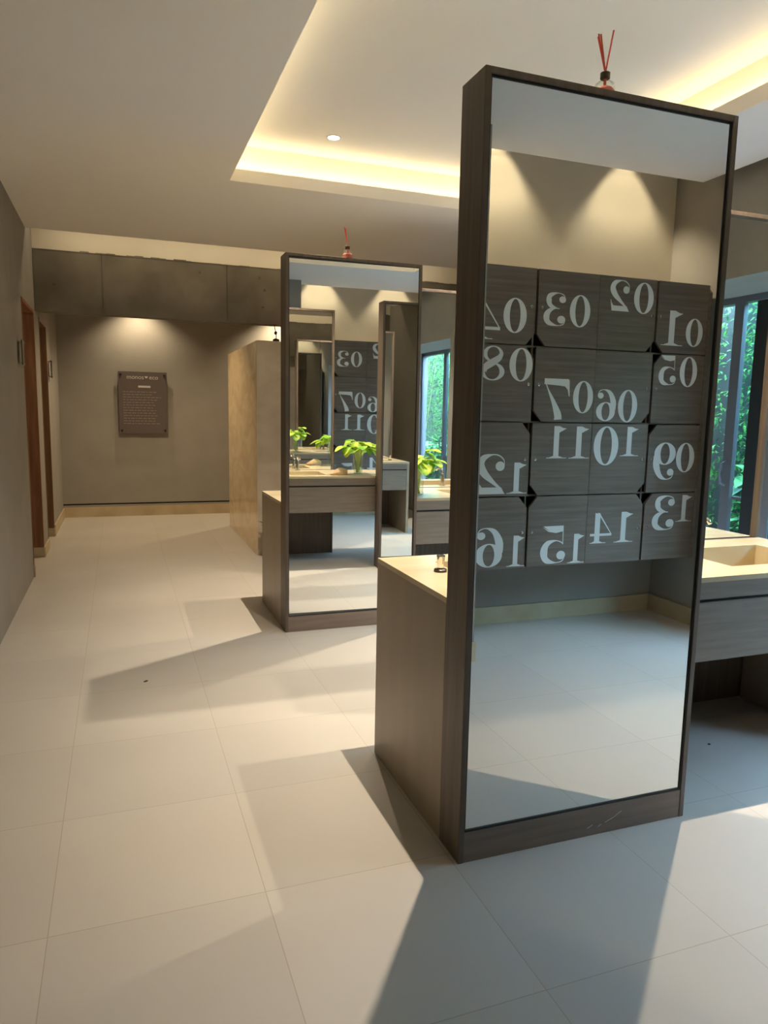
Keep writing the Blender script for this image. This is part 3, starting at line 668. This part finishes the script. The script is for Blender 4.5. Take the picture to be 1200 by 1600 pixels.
# small hanging chain with ball
ct = thing('hanging_cable', (1.66, 8.10, 2.20), 'thin black cable with a ball, hanging from the concrete beam above the stone partition', 'cable')
bm = bmesh.new(); lathe(bm, [(0.035, 0), (0.035, 0.085), (0.012, 0.095)], n=16); mesh('foot', bm, M['darkmetal'], ct)
bm = bmesh.new(); tube(bm, [(0, 0, 0.09), (0.002, 0, 0.13), (-0.006, 0, 0.17), (-0.014, 0, 0.21), (-0.022, 0, 0.249)], 0.004, 6); mesh('cable', bm, M['darkmetal'], ct)
bm = bmesh.new(); bmesh.ops.create_uvsphere(bm, u_segments=16, v_segments=10, radius=0.018, matrix=Matrix.Translation((-0.004, 0, 0.155))); mesh('ball', bm, M['darkmetal'], ct, smooth=True)
# planter with leafy plant at the partition foot
pl_ = thing('planter', (1.47, 7.22, 0), 'tapered brown wooden planter with a dark green plant beside the stone partition', 'potted plant')
bm = bmesh.new()
for z, s in ((0, 0.07), (0.30, 0.09)):
    pass
v = [bm.verts.new((sx*s, sy*s, z)) for z, s in ((0, 0.075), (0.30, 0.095)) for sx, sy in ((-1, -1), (1, -1), (1, 1), (-1, 1))]
for f in ((0, 3, 2, 1), (4, 5, 6, 7), (0, 1, 5, 4), (1, 2, 6, 5), (2, 3, 7, 6), (3, 0, 4, 7)): bm.faces.new([v[i] for i in f])
mesh('pot', bm, M['planter'], pl_)
bm = bmesh.new(); rng = random.Random(3)
for k in range(26):
    a = rng.uniform(0, 6.28); d = Vector((math.cos(a), math.sin(a), rng.uniform(0.0, 1.6))).normalized()
    leaf(bm, Vector((0.04*math.cos(a), 0.04*math.sin(a), 0.30)), d, Vector((0, 0, 1.0)), rng.uniform(0.10, 0.17), 0.06, 0.3)
mesh('leaves', bm, M['leafC'], pl_)

# house rules sign on the far wall ------------------------------------------
sg = thing('wall_sign', (0.32, YF, 1.58), 'brown glass-fronted rules sign on standoffs on the far wall', 'sign')
sw, sh = 0.32, 0.42
bm = bmesh.new(); box(bm, -sw, -0.058, -sh, sw, -0.050, sh); mesh('plate', bm, M['sign'], sg, bevel=0.001)
for qx in (-1, 1):
    for qz in (-1, 1):
        bm = bmesh.new(); lathe(bm, [(0.012, 0.0), (0.012, 0.056), (0.016, 0.057), (0.016, 0.066), (0.01, 0.068)], n=16)
        bmesh.ops.rotate(bm, verts=bm.verts, matrix=Matrix.Rotation(R(90), 3, 'X')); bmesh.ops.translate(bm, verts=bm.verts, vec=(qx*(sw-0.035), 0, qz*(sh-0.04)))
        mesh('standoff', bm, M['darkmetal'], sg)
def text_mesh(name, s, size, mat, parent, loc, rot, align='CENTER'):
    cu = bpy.data.curves.new(name, 'FONT'); cu.body = s; cu.size = size; cu.align_x = align; cu.align_y = 'CENTER'; cu.extrude = 0.0008
    o = bpy.data.objects.new(name, cu); dg = bpy.context.evaluated_depsgraph_get()
    col.objects.link(o); dg.update(); me = bpy.data.meshes.new_from_object(o.evaluated_get(dg)); bpy.data.objects.remove(o)
    me.materials.clear(); me.materials.append(mat); m_ = bpy.data.objects.new(name, me); col.objects.link(m_)
    m_.parent = parent; m_.location = loc; m_.rotation_euler = rot; return m_
tx = text_mesh('lettering', 'monos', 0.082, M['signtext'], sg, (-0.095, -0.0592, 0.345), (R(90), 0, 0)); tx['label'] = 'pale title lettering'
tx = text_mesh('lettering', 'eco', 0.082, M['signtext'], sg, (0.145, -0.0592, 0.345), (R(90), 0, 0)); tx['label'] = 'pale title lettering'
hb = bmesh.new(); P_ = []
for i in range(40):
    a = 2*math.pi*i/40; P_.append((16*math.sin(a)**3/16*0.02+0.048, (13*math.cos(a)-5*math.cos(2*a)-2*math.cos(3*a)-math.cos(4*a))/16*0.02+0.348))
hb.faces.new([hb.verts.new((x, -0.0592, z)) for x, z in P_]); mesh('heart', hb, M['signtext'], sg, label='small pale heart between the title words')
hb = bmesh.new(); box(hb, -0.06, -0.0605, 0.205, 0.10, -0.059, 0.232); mesh('subtitle_bar', hb, M['signtext'], sg, label='pale subtitle bar')
lb_ = bmesh.new(); rng = random.Random(9)
for k in range(13):
    z = 0.14-k*0.036; L_ = rng.uniform(0.38, 0.50)
    x = -0.26
    while x < -0.26+L_:
        ww = rng.uniform(0.02, 0.06); box(lb_, x, -0.0592, z, min(x+ww, 0.26), -0.0581, z+0.011); x += ww+0.012
mesh('text_lines', lb_, M['signline'], sg, label='faint lines of small print')

# small projecting door signs on the left wall
for y, z, lb in ((6.62, 1.93, 'small dark projecting door sign on left wall before the first doorway'), (9.30, 1.93, 'small dark projecting door sign on left wall after the second doorway')):
    t = thing('door_sign', (XL, y, z), lb, 'door sign', 'small projecting signs beside the doorways')
    bm = bmesh.new(); box(bm, 0.030, -0.07, -0.10, 0.036, 0.07, 0.10); mesh('plate', bm, M['darkmetal'], t)
    for qz in (-1, 1):
        for qy in (-1, 1):
            bm = bmesh.new(); lathe(bm, [(0.007, 0), (0.007, 0.040), (0.004, 0.042)], n=12)
            bmesh.ops.rotate(bm, verts=bm.verts, matrix=Matrix.Rotation(R(90), 3, 'Y')); bmesh.ops.translate(bm, verts=bm.verts, vec=(0, qy*0.055, qz*0.085))
            mesh('standoff', bm, M['chrome'], t)
# a small dark insect-like crumb on the floor
bm = bmesh.new(); bmesh.ops.create_icosphere(bm, subdivisions=2, radius=1)
for v in bm.verts: v.co = Vector((v.co.x*0.014, v.co.y*0.006, max(v.co.z, -0.4)*0.004+0.0016))
o = mesh('crumb', bm, M['lockdark'], loc=(0.097, 4.05, 0), label='tiny dark crumb on the open floor tiles', cat='crumb'); o.rotation_euler.z = 0.5
bm = bmesh.new(); bmesh.ops.create_icosphere(bm, subdivisions=2, radius=1)
for v in bm.verts: v.co = Vector((v.co.x*0.008, v.co.y*0.006, max(v.co.z, -0.4)*0.003+0.0012))
mesh('crumb', bm, M['lockdark'], loc=(2.537, 2.462, 0), label='tiny dark crumb on shaded floor under the front vanity', cat='crumb')
